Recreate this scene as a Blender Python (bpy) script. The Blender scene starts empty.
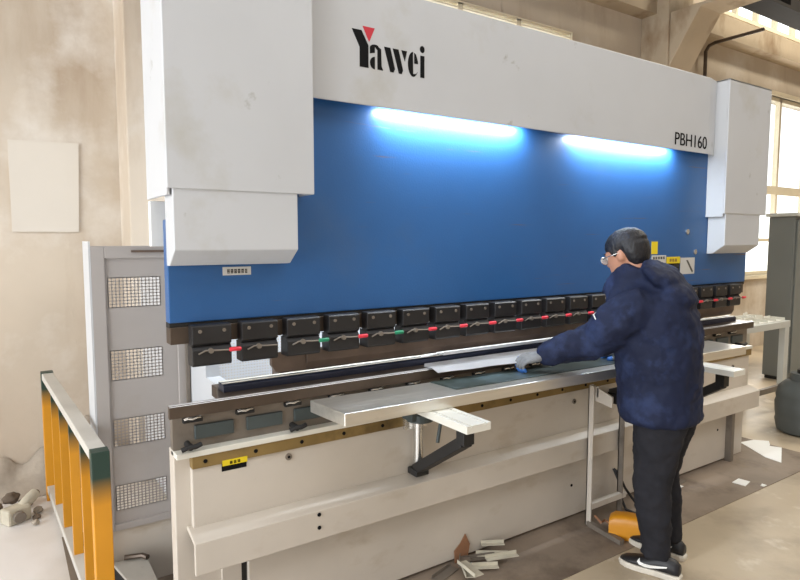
import bpy, bmesh, math, random
from mathutils import Vector, Matrix, noise
random.seed(7)
sc = bpy.context.scene
COL = sc.collection
PI = math.pi

# ------------------------------------------------------------------ materials
def lin(h):
    h = h.lstrip('#'); o = []
    for i in (0, 2, 4):
        c = int(h[i:i+2], 16) / 255
        o.append(c/12.92 if c <= .04045 else ((c+.055)/1.055)**2.4)
    return tuple(o)

def mat(name, col, rough=.5, metal=0., var=.12, scale=4., bump=0., bscale=30., stain=None, spec=.5, stretch=(1, 1, 1), coat=0.):
    """paint / metal / plaster with a noise-varied colour; stain = list of (colour, noise scale, low, high, stretch)"""
    m = bpy.data.materials.new(name); m.use_nodes = True
    n = m.node_tree.nodes; L = m.node_tree.links
    b = n['Principled BSDF']
    b.inputs['Roughness'].default_value = rough; b.inputs['Metallic'].default_value = metal
    b.inputs['Specular IOR Level'].default_value = spec
    b.inputs['Coat Weight'].default_value = coat
    c = lin(col) if isinstance(col, str) else col
    geo = n.new('ShaderNodeNewGeometry')
    mp = n.new('ShaderNodeMapping'); mp.inputs['Scale'].default_value = stretch
    L.new(geo.outputs['Position'], mp.inputs['Vector'])
    nz = n.new('ShaderNodeTexNoise'); nz.inputs['Scale'].default_value = scale; nz.inputs['Detail'].default_value = 5
    L.new(mp.outputs[0], nz.inputs['Vector'])
    rp = n.new('ShaderNodeValToRGB')
    rp.color_ramp.elements[0].position = .3; rp.color_ramp.elements[1].position = .7
    rp.color_ramp.elements[0].color = (*[x*(1-var) for x in c], 1)
    rp.color_ramp.elements[1].color = (*[min(1, x*(1+var)) for x in c], 1)
    L.new(nz.outputs['Fac'], rp.inputs[0])
    out = rp.outputs[0]
    for (sc_, ss, lo, hi, st) in (stain or []):
        m2 = n.new('ShaderNodeMapping'); m2.inputs['Scale'].default_value = st; m2.inputs['Location'].default_value = (ss, ss*2, ss*.7)
        L.new(geo.outputs['Position'], m2.inputs['Vector'])
        n2 = n.new('ShaderNodeTexNoise'); n2.inputs['Scale'].default_value = ss; n2.inputs['Detail'].default_value = 7; n2.inputs['Roughness'].default_value = .6
        L.new(m2.outputs[0], n2.inputs['Vector'])
        r2 = n.new('ShaderNodeMapRange'); r2.inputs[1].default_value = lo; r2.inputs[2].default_value = hi
        L.new(n2.outputs['Fac'], r2.inputs[0])
        mx = n.new('ShaderNodeMix'); mx.data_type = 'RGBA'
        L.new(r2.outputs[0], mx.inputs['Factor']); L.new(out, mx.inputs['A']); mx.inputs['B'].default_value = (*lin(sc_), 1)
        out = mx.outputs['Result']
    L.new(out, b.inputs['Base Color'])
    if bump:
        nb = n.new('ShaderNodeTexNoise'); nb.inputs['Scale'].default_value = bscale; nb.inputs['Detail'].default_value = 4
        L.new(mp.outputs[0], nb.inputs['Vector'])
        bp = n.new('ShaderNodeBump'); bp.inputs['Strength'].default_value = bump; bp.inputs['Distance'].default_value = .01
        L.new(nb.outputs['Fac'], bp.inputs['Height']); L.new(bp.outputs[0], b.inputs['Normal'])
    return m

def emis(name, col, s):
    m = bpy.data.materials.new(name); m.use_nodes = True
    b = m.node_tree.nodes['Principled BSDF']
    b.inputs['Base Color'].default_value = (.8, .8, .8, 1)
    b.inputs['Emission Color'].default_value = (*lin(col), 1); b.inputs['Emission Strength'].default_value = s
    return m

def glassmat(name):
    m = bpy.data.materials.new(name); m.use_nodes = True
    n = m.node_tree.nodes; L = m.node_tree.links
    n.remove(n['Principled BSDF'])
    t = n.new('ShaderNodeBsdfTransparent'); t.inputs[0].default_value = (.97, .98, .97, 1)
    g = n.new('ShaderNodeBsdfGlossy'); g.inputs['Roughness'].default_value = .05
    mx = n.new('ShaderNodeMixShader'); mx.inputs[0].default_value = .06
    L.new(t.outputs[0], mx.inputs[1]); L.new(g.outputs[0], mx.inputs[2])
    L.new(mx.outputs[0], n['Material Output'].inputs[0])
    return m

M = {}
M['wall'] = mat('plaster_wall', '#c3b5a3', .9, var=.07, scale=1.6, bump=.25, bscale=9,
                stain=[('#a08970', 1.3, .52, .8, (1.6, 1, .35)), ('#dcd5cb', 1.1, .55, .75, (1, 1, 1)), ('#7d6a57', 3.1, .66, .8, (1.7, 1, .3))])
M['wallconc'] = mat('bare_concrete', '#b7a68f', .9, var=.1, scale=2, bump=.3, bscale=14, stain=[('#8b7358', 2.3, .55, .75, (1, 1, .5))])
M['ceiling'] = mat('ceiling_paint', '#b9b3aa', .9, var=.06)
M['floor'] = mat('screed_floor', '#b7a78f', .42, var=.12, scale=1.7, bump=.12, bscale=22,
                 stain=[('#8a7a68', 1.7, .5, .75, (1, 1, 1)), ('#d2c7b5', 5.3, .6, .75, (1, 1, 1))])
def paint_door_light(m, col, x0, x1):
    n = m.node_tree.nodes; L = m.node_tree.links; b = n['Principled BSDF']; src = b.inputs['Base Color'].links[0].from_socket
    g = n.new('ShaderNodeNewGeometry'); s = n.new('ShaderNodeSeparateXYZ'); L.new(g.outputs['Position'], s.inputs[0])
    nz = n.new('ShaderNodeTexNoise'); nz.inputs['Scale'].default_value = 2.5; L.new(g.outputs['Position'], nz.inputs['Vector'])
    ad = n.new('ShaderNodeMath'); ad.operation = 'ADD'; L.new(s.outputs['X'], ad.inputs[0]); L.new(nz.outputs['Fac'], ad.inputs[1])
    r = n.new('ShaderNodeMapRange'); r.inputs[1].default_value = x0; r.inputs[2].default_value = x1; r.inputs[3].default_value = 1; r.inputs[4].default_value = 0; L.new(ad.outputs[0], r.inputs[0])
    x = n.new('ShaderNodeMix'); x.data_type = 'RGBA'; L.new(r.outputs[0], x.inputs['Factor']); L.new(src, x.inputs['A']); x.inputs['B'].default_value = (*lin(col), 1)
    L.new(x.outputs['Result'], b.inputs['Base Color'])
paint_door_light(M['floor'], '#efebe8', .5, 1.7)  # door light painted into the floor colour, paler towards the left
M['slab'] = mat('dark_mottled_concrete', '#8a7b6c', .55, var=.15, scale=3, bump=.15, bscale=30, stain=[('#4b3d33', 2.7, .5, .75, (1, 1, 1)), ('#84735f', 7., .6, .75, (1, 1, 1))])
M['white'] = mat('grey_white_paint', '#c5c7ca', .42, var=.03, scale=2, stain=[('#b0ada2', 1.9, .58, .8, (1, 1, 1)), ('#8c8b80', 5.3, .66, .74, (1, 1, 1))])
M['cream'] = mat('cream_paint', '#c8bfb3', .42, var=.05, scale=3, stain=[('#a8977f', 2.9, .56, .86, (1, 1, 2)), ('#7a6a57', 9.3, .72, .8, (1, 1, 1))])
M['guard'] = mat('light_grey_sheet_paint', '#aaa4a0', .5, var=.05, scale=3, stain=[('#9d9183', 2.1, .62, .85, (1, 1, 1))])
M['blue'] = mat('blue_machine_paint', '#2a5b92', .36, var=.07, scale=2.2, bump=.06, bscale=120,
                stain=[('#3b5c86', 1.4, .6, .8, (1, 1, 1)), ('#6b5440', 4.7, .63, .72, (.35, 1, 9))])
M['black'] = mat('black_clamp_steel', '#2b2a2b', .45, metal=.3, var=.2, scale=8)
M['dark'] = mat('dark_oiled_steel', '#66564b', .5, metal=.2, var=.25, scale=7, stain=[('#7a6450', 3.7, .55, .75, (1, 1, 2))])
M['bar'] = mat('worn_brown_steel', '#564a40', .42, metal=.5, var=.2, scale=6, stain=[('#463b31', 4.1, .55, .75, (1, 1, 2))])
M['grim'] = mat('grimy_grey_steel', '#7d746a', .5, metal=.3, var=.15, scale=8, stain=[('#5d5143', 5.1, .55, .75, (1, 1, 1))])
M['slate'] = mat('slate_blue_pad', '#3f4747', .5, var=.12, scale=10)
M['die'] = mat('hardened_die_steel', '#3e4254', .28, metal=.7, var=.15, scale=9)
M['brass'] = mat('ochre_rail_steel', '#8d7547', .5, metal=.35, var=.18, scale=6, stain=[('#55452b', 4.3, .55, .75, (1, 1, 1))])
M['stainless'] = mat('brushed_stainless', '#e3dfd6', 0.33, metal=.85, var=.06, scale=3, stretch=(1, 14, 14), bump=.03, bscale=40, stain=[('#9c907f', 2.7, .58, .8, (1, 1, 1))])
M['sheet'] = mat('bright_sheet_metal', '#e8e9ec', .28, metal=.55, var=.05)
M['alu'] = mat('pale_aluminium', '#e4e2d8', .4, metal=.15, var=.04)
M['chrome'] = mat('polished_steel', '#d8d6d2', .22, metal=.9, var=.05)
M['mat_'] = mat('slate_plate', '#39423f', .3, var=.2, scale=6, stain=[('#5f6f74', 3.1, .5, .75, (1, 1, 1))])
M['yellow'] = mat('yellow_railing_paint', '#d18f1c', .45, var=.08, scale=5, stain=[('#8a5a17', 6.1, .64, .8, (1, 1, 1))])
M['pedal'] = mat('orange_yellow_enamel', '#cf8a17', .42, var=.08, scale=8)
M['railgrey'] = mat('worn_white_rail_paint', '#c9c5bd', .45, var=.07, scale=5)
M['red'] = mat('red_plastic_grip', '#d3283a', .4, var=.03)
M['green'] = mat('green_plastic_grip', '#12805a', .4, var=.03)
M['labelw'] = mat('white_label', '#c9c7c2', .5, var=.03)
M['labely'] = mat('yellow_label', '#e3c81c', .5, var=.03)
M['labelk'] = mat('black_print', '#121214', .7, var=.02, spec=.15)
M['labelg'] = mat('grey_print', '#55524a', .6, var=.1, scale=60)
M['lred'] = mat('logo_red', '#c8303f', .5, var=.02)
M['frame'] = mat('cream_window_frame', '#e6dac0', .6, var=.06)
M['browns'] = mat('brown_grey_girder_steel', '#241f1b', .8, spec=.2, var=.12)
M['cab'] = mat('grey_green_cabinet_paint', '#747876', .5, var=.05, scale=2)
M['cabtop'] = mat('pale_cabinet_top_paint', '#c4c5bf', .5, var=.05)
M['drum'] = mat('dark_grey_plastic', '#4c504f', .55, var=.1)
M['rubber'] = mat('black_rubber', '#1c1b1b', .6, var=.1)
M['debris'] = mat('plaster_debris', '#a59a8c', .95, var=.2, scale=9, bump=.5, bscale=20)
M['debrisd'] = mat('brown_rubble', '#6d5f51', .95, var=.25, scale=9, bump=.5, bscale=20)
M['offwhite'] = mat('dirty_white_casting', '#bfb8a6', .7, var=.15, scale=12)
M['paper'] = mat('white_paper', '#f1f1ee', .7, var=.02)
M['rust'] = mat('rust_brown_scrap', '#8b6347', .8, var=.2, scale=20)
M['board'] = mat('beige_wall_board', '#cfc6b9', .8, var=.03, scale=2)
M['tube'] = emis('fluorescent_tube', '#cfeaff', 11.)
M['glass'] = glassmat('window_glass')
M['pallet'] = mat('grey_box_lid', '#aaa59c', .6, var=.12, scale=5, stain=[('#74685a', 4.1, .55, .75, (1, 1, 1))])
# person
M['skin'] = mat('skin', '#b07f66', .55, var=.06, scale=20, spec=.35)
M['hair'] = mat('black_hair', '#17161a', .5, var=.3, scale=60, stretch=(1, 1, .3), bump=.6, bscale=90)
M['jacket'] = mat('navy_camouflage_cloth', '#192038', .75, var=.15, scale=6, bump=.35, bscale=14, spec=.25,
                  stain=[('#263150', 9.1, .50, .66, (1, 1, 1)), ('#141a30', 7.3, .56, .64, (1, 1, 1))])
M['trouser'] = mat('black_denim', '#26262b', .85, var=.18, scale=9, bump=.3, bscale=16, spec=.2)
M['glove'] = mat('grey_knit_glove', '#77787a', .9, var=.08, scale=60, bump=.3, bscale=200)
M['glovepalm'] = mat('blue_rubber_palm', '#3f74c0', .6, var=.1)
M['shoe'] = mat('black_shoe_leather', '#1c1c20', .5, var=.15, scale=20)
M['sole'] = mat('white_shoe_sole', '#cfc8bb', .6, var=.1, scale=20)
M['lens'] = mat('pale_lens', '#dfe6ec', .1, var=.02)

def postmat():
    m = mat('green_topped_yellow_paint', '#d18f1c', .45, var=.06, scale=5)
    n = m.node_tree.nodes; L = m.node_tree.links; b = n['Principled BSDF']
    src = b.inputs['Base Color'].links[0].from_socket
    g = n.new('ShaderNodeNewGeometry'); s = n.new('ShaderNodeSeparateXYZ'); L.new(g.outputs['Position'], s.inputs[0])
    r = n.new('ShaderNodeMapRange'); r.inputs[1].default_value = .59; r.inputs[2].default_value = .70; L.new(s.outputs['Z'], r.inputs[0])
    x = n.new('ShaderNodeMix'); x.data_type = 'RGBA'; L.new(r.outputs[0], x.inputs['Factor']); L.new(src, x.inputs['A']); x.inputs['B'].default_value = (*lin('#20392f'), 1)
    L.new(x.outputs['Result'], b.inputs['Base Color'])
    return m
M['post'] = postmat()

# ------------------------------------------------------------------ mesh builder
class MB:
    def __init__(s): s.v = []; s.f = []; s.mi = []; s.m = 0
    def add(s, vs, fs, m=None):
        o = len(s.v); s.v += [tuple(p) for p in vs]
        for f in fs: s.f.append([o+i for i in f]); s.mi.append(s.m if m is None else m)
        return s
    def box(s, x0, x1, y0, y1, z0, z1, m=None):
        vs = [(x, y, z) for x in (x0, x1) for y in (y0, y1) for z in (z0, z1)]
        return s.add(vs, [(0, 1, 3, 2), (4, 6, 7, 5), (0, 4, 5, 1), (2, 3, 7, 6), (0, 2, 6, 4), (1, 5, 7, 3)], m)
    def obox(s, c, size, ang=0, axis='Z', m=None, mtx=None):
        R = mtx if mtx else Matrix.Rotation(ang, 3, axis)
        h = [a/2 for a in size]
        vs = [Vector(c)+R@Vector((x*h[0], y*h[1], z*h[2])) for x in (-1, 1) for y in (-1, 1) for z in (-1, 1)]
        return s.add(vs, [(0, 1, 3, 2), (4, 6, 7, 5), (0, 4, 5, 1), (2, 3, 7, 6), (0, 2, 6, 4), (1, 5, 7, 3)], m)
    def prism(s, pts, ax, a0, a1, m=None):
        n = len(pts)
        def P(p, a):
            return {'x': (a, p[0], p[1]), 'y': (p[0], a, p[1]), 'z': (p[0], p[1], a)}[ax]
        vs = [P(p, a0) for p in pts]+[P(p, a1) for p in pts]
        return s.add(vs, [list(range(n))[::-1], list(range(n, 2*n))]+[(i, (i+1) % n, n+(i+1) % n, n+i) for i in range(n)], m)
    def bar(s, p0, p1, w, h, m=None):
        p0 = Vector(p0); p1 = Vector(p1); d = (p1-p0); l = d.length; d.normalize()
        up = Vector((0, 0, 1)) if abs(d.z) < .95 else Vector((0, 1, 0))
        a = d.cross(up).normalized(); b = a.cross(d)
        vs = [p+a*(i*w/2)+b*(j*h/2) for p in (p0, p1) for i, j in ((-1, -1), (1, -1), (1, 1), (-1, 1))]
        return s.add(vs, [(0, 3, 2, 1), (4, 5, 6, 7)]+[(i, (i+1) % 4, 4+(i+1) % 4, 4+i) for i in range(4)], m)
    def loft(s, rings, m=None, cap=True):
        n = len(rings[0]); vs = [p for r in rings for p in r]; fs = []
        for k in range(len(rings)-1):
            for i in range(n):
                j = (i+1) % n; fs.append((k*n+i, k*n+j, (k+1)*n+j, (k+1)*n+i))
        if cap: fs += [list(range(n))[::-1], list(range((len(rings)-1)*n, len(rings)*n))]
        return s.add(vs, fs, m)
    def tube(s, pts, r, n=10, m=None):
        pts = [Vector(p) for p in pts]; rr = r if isinstance(r, (list, tuple)) else [r]*len(pts)
        rings = []; a = None
        for i, p in enumerate(pts):
            d = (pts[min(i+1, len(pts)-1)]-pts[max(i-1, 0)]).normalized()
            if a is None:
                a = d.cross(Vector((0, 0, 1)) if abs(d.z) < .9 else Vector((1, 0, 0))).normalized()
            else: a = (a-d*a.dot(d)).normalized()
            b = d.cross(a)
            rings.append([p+(a*math.cos(t)+b*math.sin(t))*rr[i] for t in [2*PI*k/n for k in range(n)]])
        return s.loft(rings, m)
    def cyl(s, p0, p1, r, n=16, r2=None, m=None):
        return s.tube([p0, p1], [r, r if r2 is None else r2], n, m)
    def lathe(s, prof, c, n=28, m=None):
        rings = [[(c[0]+r*math.cos(2*PI*k/n), c[1]+r*math.sin(2*PI*k/n), c[2]+z) for k in range(n)] for r, z in prof]
        return s.loft(rings, m)
    def ell(s, c, r, n=20, k=12, R=None, m=None):
        rings = []
        for i in range(k+1):
            t = -PI/2+PI*(.02+.96*i/k); z = math.sin(t); q = math.cos(t)
            ring = []
            for j in range(n):
                v = Vector((r[0]*q*math.cos(2*PI*j/n), r[1]*q*math.sin(2*PI*j/n), r[2]*z))
                ring.append(Vector(c)+(R@v if R else v))
            rings.append(ring)
        return s.loft(rings, m)

WM = {}
def obj(name, mb, mats, parent=None, bevel=0, smooth=False, mods=None):
    me = bpy.data.meshes.new(name)
    if not isinstance(mats, (list, tuple)): mats = [mats]
    vs = mb.v
    loc = Vector((0, 0, 0))
    if parent is None and vs:
        xs = [v[0] for v in vs]; ys = [v[1] for v in vs]; zs = [v[2] for v in vs]
        loc = Vector(((min(xs)+max(xs))/2, (min(ys)+max(ys))/2, min(zs)))
        vs = [tuple(Vector(v)-loc) for v in vs]
    me.from_pydata(vs, [], mb.f)
    for m in mats: me.materials.append(m if not isinstance(m, str) else M[m])
    for p, k in zip(me.polygons, mb.mi): p.material_index = min(k, len(mats)-1)
    bm = bmesh.new(); bm.from_mesh(me); bmesh.ops.recalc_face_normals(bm, faces=bm.faces); bm.to_mesh(me); bm.free()
    if smooth:
        for p in me.polygons: p.use_smooth = True
        if smooth != 'all': me.set_sharp_from_angle(angle=math.radians(40))
    o = bpy.data.objects.new(name, me); COL.objects.link(o)
    o.location = loc
    WM[o] = Matrix.Translation(loc)
    if parent is not None:
        o.parent = parent; o.matrix_parent_inverse = WM[parent].inverted(); WM[o] = Matrix.Identity(4)
    if bevel:
        b = o.modifiers.new('bevel', 'BEVEL'); b.width = bevel; b.segments = 2; b.limit_method = 'ANGLE'; b.angle_limit = math.radians(40)
    return o
def tag(o, label, cat, group=None, kind=None):
    if label: o['label'] = label
    if cat: o['category'] = cat
    if group: o['group'] = group
    if kind: o['kind'] = kind
    return o
def struct(name, mb, mats, parent=None, **k):
    o = obj(name, mb, mats, parent, **k)
    if parent is None: o['kind'] = 'structure'
    return o
def empty(name, loc, label, cat, group=None):
    o = bpy.data.objects.new(name, None); COL.objects.link(o); o.location = loc; o.empty_display_size = .1
    WM[o] = Matrix.Translation(loc)
    return tag(o, label, cat, group)
def kid(src, parent):
    c = src.copy(); COL.objects.link(c); inv = src.matrix_parent_inverse.copy(); c.parent = parent; c.matrix_parent_inverse = inv
    return c
def dup_part(src, parent, off):
    """copy a part and its sub-parts, shifted by off"""
    c = kid(src, parent); c.location = Vector(src.location)+Vector(off)
    for ch in [o for o in bpy.data.objects if o.parent == src]: kid(ch, c)
    return c

# ------------------------------------------------------------------ room
WY = 4.5
mb = MB()
mb.box(-7, 17, -9, 2.25, -.2, 0); mb.box(-7, 17, 2.25, WY+.3, -.2, 0)
struct('floor', mb, 'floor')
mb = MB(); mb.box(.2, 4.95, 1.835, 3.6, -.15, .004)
struct('floor_dark_strip', mb, 'slab')  # darker concrete strip under and in front of the machine

def wall_with_openings(x0, x1, z0, z1, holes, y0, y1):
    mb = MB(); xs = sorted({x0, x1, *[h[0] for h in holes], *[h[1] for h in holes]})
    for a, b in zip(xs, xs[1:]):
        zs = [(z0, z1)]
        for hx0, hx1, hz0, hz1 in holes:
            if hx0 <= a and b <= hx1:
                new = []
                for p, q in zs:
                    if hz0 > p: new.append((p, min(q, hz0)))
                    if hz1 < q: new.append((max(p, hz1), q))
                    if hz1 <= p or hz0 >= q: pass
                zs = new
        for p, q in zs: mb.box(a, b, y0, y1, p, q)
    return mb
W1 = (2.2, 5.16, 1.08, 3.79); W2 = (8.4, 11.4, 1.08, 3.72); W3 = (8.0, 13.0, 4.62, 5.9); W4 = (13.3, 15.8, 1.08, 3.72)
# clerestory and lower windows share columns, so cut per column by hand
holes = [W1, W2, W3, W4]
xs = sorted({-7, 17, *[h[0] for h in holes], *[h[1] for h in holes]})
mb = MB()
for a, b in zip(xs, xs[1:]):
    cuts = sorted([(h[2], h[3]) for h in holes if h[0] <= a and b <= h[1]])
    z = 0
    for p, q in cuts: mb.box(a, b, WY, WY+.3, z, p); z = q
    if W1[0] <= a and b <= W1[1]: mb.box(a, b, WY, WY+.03, z, 4.2); mb.box(a, b, WY, WY+.3, 4.2, 7.3)
    else: mb.box(a, b, WY, WY+.3, z, 7.3)
struct('wall_back', mb, 'wall')
# ring beam, pillars with corbels
mb = MB(); mb.box(-7, 17, 4.3, WY, 4.18, 4.46); struct('trim_1', mb, 'wallconc')
def pillar(name, x0, x1, corbel=True):
    mb = MB(); mb.box(x0, x1, 4.15, WY, 0, 7.3)
    struct(name, mb, 'wallconc' if x0 > 2 else 'wall', bevel=.01)
    mb = MB(); mb.prism([(4.15, 3.58), (3.86, 4.13), (3.35, 4.13), (3.35, 4.5), (4.15, 4.5)][::-1] if False else [(4.15, 3.56), (3.80, 4.12), (3.3, 4.13), (3.3, 4.16), (4.15, 4.16)], 'x', x0+.03, x1-.03)
    struct(name.replace('pillar', 'corbel'), mb, 'wallconc', bevel=.008)
pillar('pillar_1', .69, 1.12); pillar('pillar_2', 6.38, 6.86); pillar('pillar_3', 12.2, 12.7)
# crane girder on the corbels
g = empty('crane_girder', (6, 3.5, 4.16), 'dark steel crane girder running high along the back wall', 'girder')
mb = MB(); mb.box(-6.5, 16.5, 3.36, 3.64, 4.165, 4.20); obj('bottom_flange', mb, 'browns', g)
mb = MB(); mb.box(-6.5, 16.5, 3.485, 3.515, 4.20, 4.75); [mb.box(x-.01, x+.01, 3.38, 3.62, 4.2, 4.75) for x in [-6+.9*i for i in range(25)]]; obj('web', mb, 'browns', g)
mb = MB(); mb.box(-6.5, 16.5, 3.34, 3.66, 4.75, 4.79); obj('top_flange', mb, 'browns', g)

def window(n, x0, x1, z0, z1, mull, trans, f=.055, sr=.065, inset=.03):
    mb = MB(); y0, y1 = WY+inset, WY+inset+.07
    mb.box(x0, x0+f, y0, y1, z0, z1); mb.box(x1-f, x1, y0, y1, z0, z1); mb.box(x0, x1, y0, y1, z0, z0+f); mb.box(x0, x1, y0, y1, z1-f, z1)
    for x in mull: mb.box(x-.03, x+.03, y0, y1, z0, z1)
    for z, t in trans: mb.box(x0, x1, y0-.01, y1, z-t/2, z+t/2)
    o = struct(f'window_{n}', mb, 'frame')
    mb = MB(); mb.box(x0+f, x1-f, WY+inset+.02, WY+inset+.025, z0+f, z1-f); obj('pane', mb, 'glass', o)
    mb = MB(); mb.box(x0-.06, x1+sr, WY-.025, WY+.03, z1, z1+sr); mb.box(x0-.08, x1+.08, WY-.05, WY+.03, z0-.05, z0)
    mb.box(x0-.06, x0, WY-.025, WY+.03, z0, z1); mb.box(x1, x1+sr, WY-.025, WY+.03, z0, z1)
    obj('window_surround', mb, 'frame', o)
window(1, *W1, [2.9, 3.65, 4.4], [(3.742, .010), (2.35, .1)], f=.012, sr=.012, inset=-.01)
window(2, *W2, [9.0, 9.9, 10.8], [(2.35, .12), (1.6, .05)])
window(3, *W3, [8.0+.55*i for i in range(1, 9)], [(5.3, .05)])
window(4, *W4, [14.1, 15.0], [(2.35, .12)])
# left wall with a wide doorway, ceiling
mb = MB(); mb.box(-7, -6.7, -9, -5.5, 0, 7.3); mb.box(-7, -6.7, 3.4, WY+.3, 0, 7.3); mb.box(-7, -6.7, -5.5, 3.4, 5.2, 7.3)
struct('wall_left', mb, 'wall')
mb = MB(); mb.box(16.7, 17, -9, WY+.3, 0, 7.3); struct('wall_right', mb, 'wall')
mb = MB(); mb.box(-7, 17, -9, WY+.3, 7.3, 7.5); struct('ceiling', mb, 'ceiling')
mb = MB(); mb.box(-7, 17, -9.3, -9, 0, 7.3); struct('wall_front', mb, 'wall')
# conduit on the wall
mb = MB(); mb.tube([(7.62, 4.42, 0.0), (7.62, 4.42, 4.0), (7.62, 4.38, 4.06), (7.62, 4.3, 4.08), (7.62, 3.72, 4.08)], .022, 10)
tag(obj('conduit_pipe', mb, 'bar', smooth=True), 'thin brown pipe rising up the back wall beside the concrete pillar and corbel', 'pipe')
# blank board on the wall
mb = MB(); mb.prism([(.062, 1.652), (.432, 1.652), (.452, 2.228), (.062, 2.22)], 'y', 4.485, 4.5)
tag(obj('wall_board', mb, 'board'), 'blank beige board fixed to the stained plaster wall at left', 'board')

# ------------------------------------------------------------------ press brake
PB = empty('press_brake', (2.55, 2.6, 0), 'long white and blue press brake with a black stencil logo, filling the picture', 'machine')
def P(name, mb, mats, parent=PB, **k): return obj(name, mb, mats, parent, **k)
# bed
mb = MB(); mb.box(.495, 4.6, 2.262, 2.33, .0, .82); mb.box(.56, 4.55, 2.33, 2.55, .05, .80)
P('bed', mb, 'cream', bevel=.004)
mb = MB(); mb.box(.552, 4.585, 2.232, 2.262, .515, .752); P('front_cover', mb, 'cream', bevel=.004)
mb = MB(); mb.prism([(2.262, .525), (2.225, .525), (2.15, .500), (2.15, .378), (2.165, .378), (2.165, .49), (2.262, .51)], 'x', .535, 4.60)
P('kick_plate', mb, 'cream', bevel=.003)
mb = MB(); mb.box(.76, 4.44, 2.235, 2.262, .02, .40); P('lower_cover', mb, 'cream', bevel=.004)
mb = MB(); mb.box(.66, .735, 2.245, 2.262, .0, .42); P('foot_plate', mb, 'cream')
mb = MB(); mb.box(.735, .76, 2.255, 2.262, .0, .40); P('slot', mb, 'rubber')
mb = MB(); mb.box(4.31, 4.345, 2.19, 2.235, .0, .38); P('foot_plate', mb, 'grim')
# ledge, ochre rail with bolt holes
mb = MB(); mb.box(.495, 4.6, 2.215, 2.30, .80, .822); P('ledge', mb, 'alu', bevel=.003)
mb = MB(); mb.box(.552, 4.6, 2.222, 2.262, .752, .80)
rail = P('guide_rail', mb, 'brass', bevel=.002)
mb = MB(); mb.cyl((.60, 2.2195, .776), (.60, 2.223, .776), .008, 10); bh = P('bolt_hole', mb, 'labelk', rail)
for i in range(1, 21): kid(bh, rail).location = (.195*i, 0, 0)
cb = None
for x, z in ((.935, .722), (2.66, .69), (3.6, .69), (4.36, .69)):
    if cb is None:
        mb = MB(); mb.cyl((x, 2.226, z), (x, 2.234, z), .014, 14); mb.cyl((x, 2.2245, z), (x, 2.227, z), .006, 8, m=1); cb = P('cover_bolt', mb, ['grim', 'labelk'])
    else: kid(cb, PB).location = (x-.935, 0, z-.722)
for x, z in ((1.03, .43), (1.03, .485), (2.66, .20), (4.2, .25)):
    mb = MB(); y = 2.146 if z > .4 else 2.232; mb.cyl((x, y, z), (x, y+.005, z), .008, 10); P('screw_hole', mb, 'labelk')
# recessed die-holder zone
mb = MB(); mb.box(.495, .60, 2.262, 2.30, .822, .955); mb.box(.60, 4.6, 2.262, 2.42, .822, .955); P('wedge_housing', mb, 'grim')
mb = MB(); mb.prism([(.475, 2.215), (4.6, 2.215), (4.6, 2.47), (.70, 2.47), (.70, 2.40), (.66, 2.235), (.475, 2.235)], 'z', .955, 1.003); P('die_holder', mb, 'bar', bevel=.002)
wp = None
for i in range(20):
    x = .572+.2*i
    if i == 0:
        mb = MB(); mb.box(x, x+.148, 2.248, 2.262, .855, .908); wp = P('wedge_pad', mb, 'slate', bevel=.003)
    else: dup_part(wp, PB, (.2*i, 0, 0))
mb = MB(); mb.tube([(.535, 2.245, .938), (.545, 2.232, .945), (.56, 2.228, .942), (.575, 2.228, .947), (.59, 2.235, .945)], .0055, 8); mb.box(.53, .6, 2.24, 2.262, .925, .940, m=1)
cl = P('clip', mb, ['chrome', 'rubber'], smooth=True)
for i in range(1, 20): dup_part(cl, PB, (.2*i, 0, 0))
mb = MB(); mb.cyl((.545, 2.262, .842), (.545, 2.205, .842), .012, 10); mb.tube([(.512, 2.205, .838), (.53, 2.2, .845), (.56, 2.2, .845), (.582, 2.205, .85)], .010, 8)
th = P('locking_knob', mb, 'rubber', smooth=True)
for dx in (.42, .9, 1.5, 2.1, 2.7, 3.3, 3.9): dup_part(th, PB, (dx, 0, 0))
# die: long block with V groove
mb = MB(); mb.prism([(2.305, 1.003), (2.305, 1.028), (2.315, 1.036), (2.333, 1.036), (2.34, 1.026), (2.347, 1.036), (2.37, 1.036), (2.375, 1.003)], 'x', .70, 4.52)
P('lower_die', mb, 'die', bevel=.001)
mb = MB(); mb.box(.70, 4.52, 2.314, 2.3335, 1.0358, 1.037); mb.box(.70, 4.52, 2.3475, 2.369, 1.0358, 1.037); P('die_edge_highlight', mb, 'alu')  # pale strips paint the highlight onto the worn die top
mb = MB(); mb.prism([(2.2135, .999), (2.2175, 1.0035), (2.232, 1.0038), (2.232, 1.0028), (2.219, 1.0025), (2.2148, .9985)], 'x', .476, 4.6); P('holder_edge_highlight', mb, 'sheet')  # bright strip painted in for the highlight along the worn holder edge
mb = MB(); mb.box(1.0, 4.38, 2.475, 2.56, .90, 1.045); P('back_gauge', mb, 'dark')
# ram
mb = MB()
mb.prism([(.505, 1.292), (4.61, 1.292), (4.61, 1.675), (4.50, 1.675), (4.50, 2.5), (.60, 2.5), (.60, 1.675), (.505, 1.675)], 'y', 2.30, 2.36)
P('ram', mb, 'blue', bevel=.003)
mb = MB(); mb.box(.505, 4.61, 2.305, 2.36, 1.272, 1.292); P('ram_shadow_strip', mb, 'rubber')  # solid black strip stands in for the shadow line under the ram
mb = MB(); mb.box(.505, 4.58, 2.295, 2.36, 1.212, 1.276); P('tool_beam', mb, 'bar', bevel=.002)
mb = MB(); mb.prism([(2.312, 1.135), (2.312, 1.085), (2.328, 1.055), (2.334, 1.05), (2.340, 1.055), (2.35, 1.085), (2.35, 1.135)], 'x', 1.06, 4.5)
mb.prism([(.905, 1.135), (.905, 1.085), (.925, 1.055), (1.06, 1.05), (1.06, 1.135)], 'y', 2.322, 2.345)
P('punch', mb, 'dark', bevel=.002)
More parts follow.
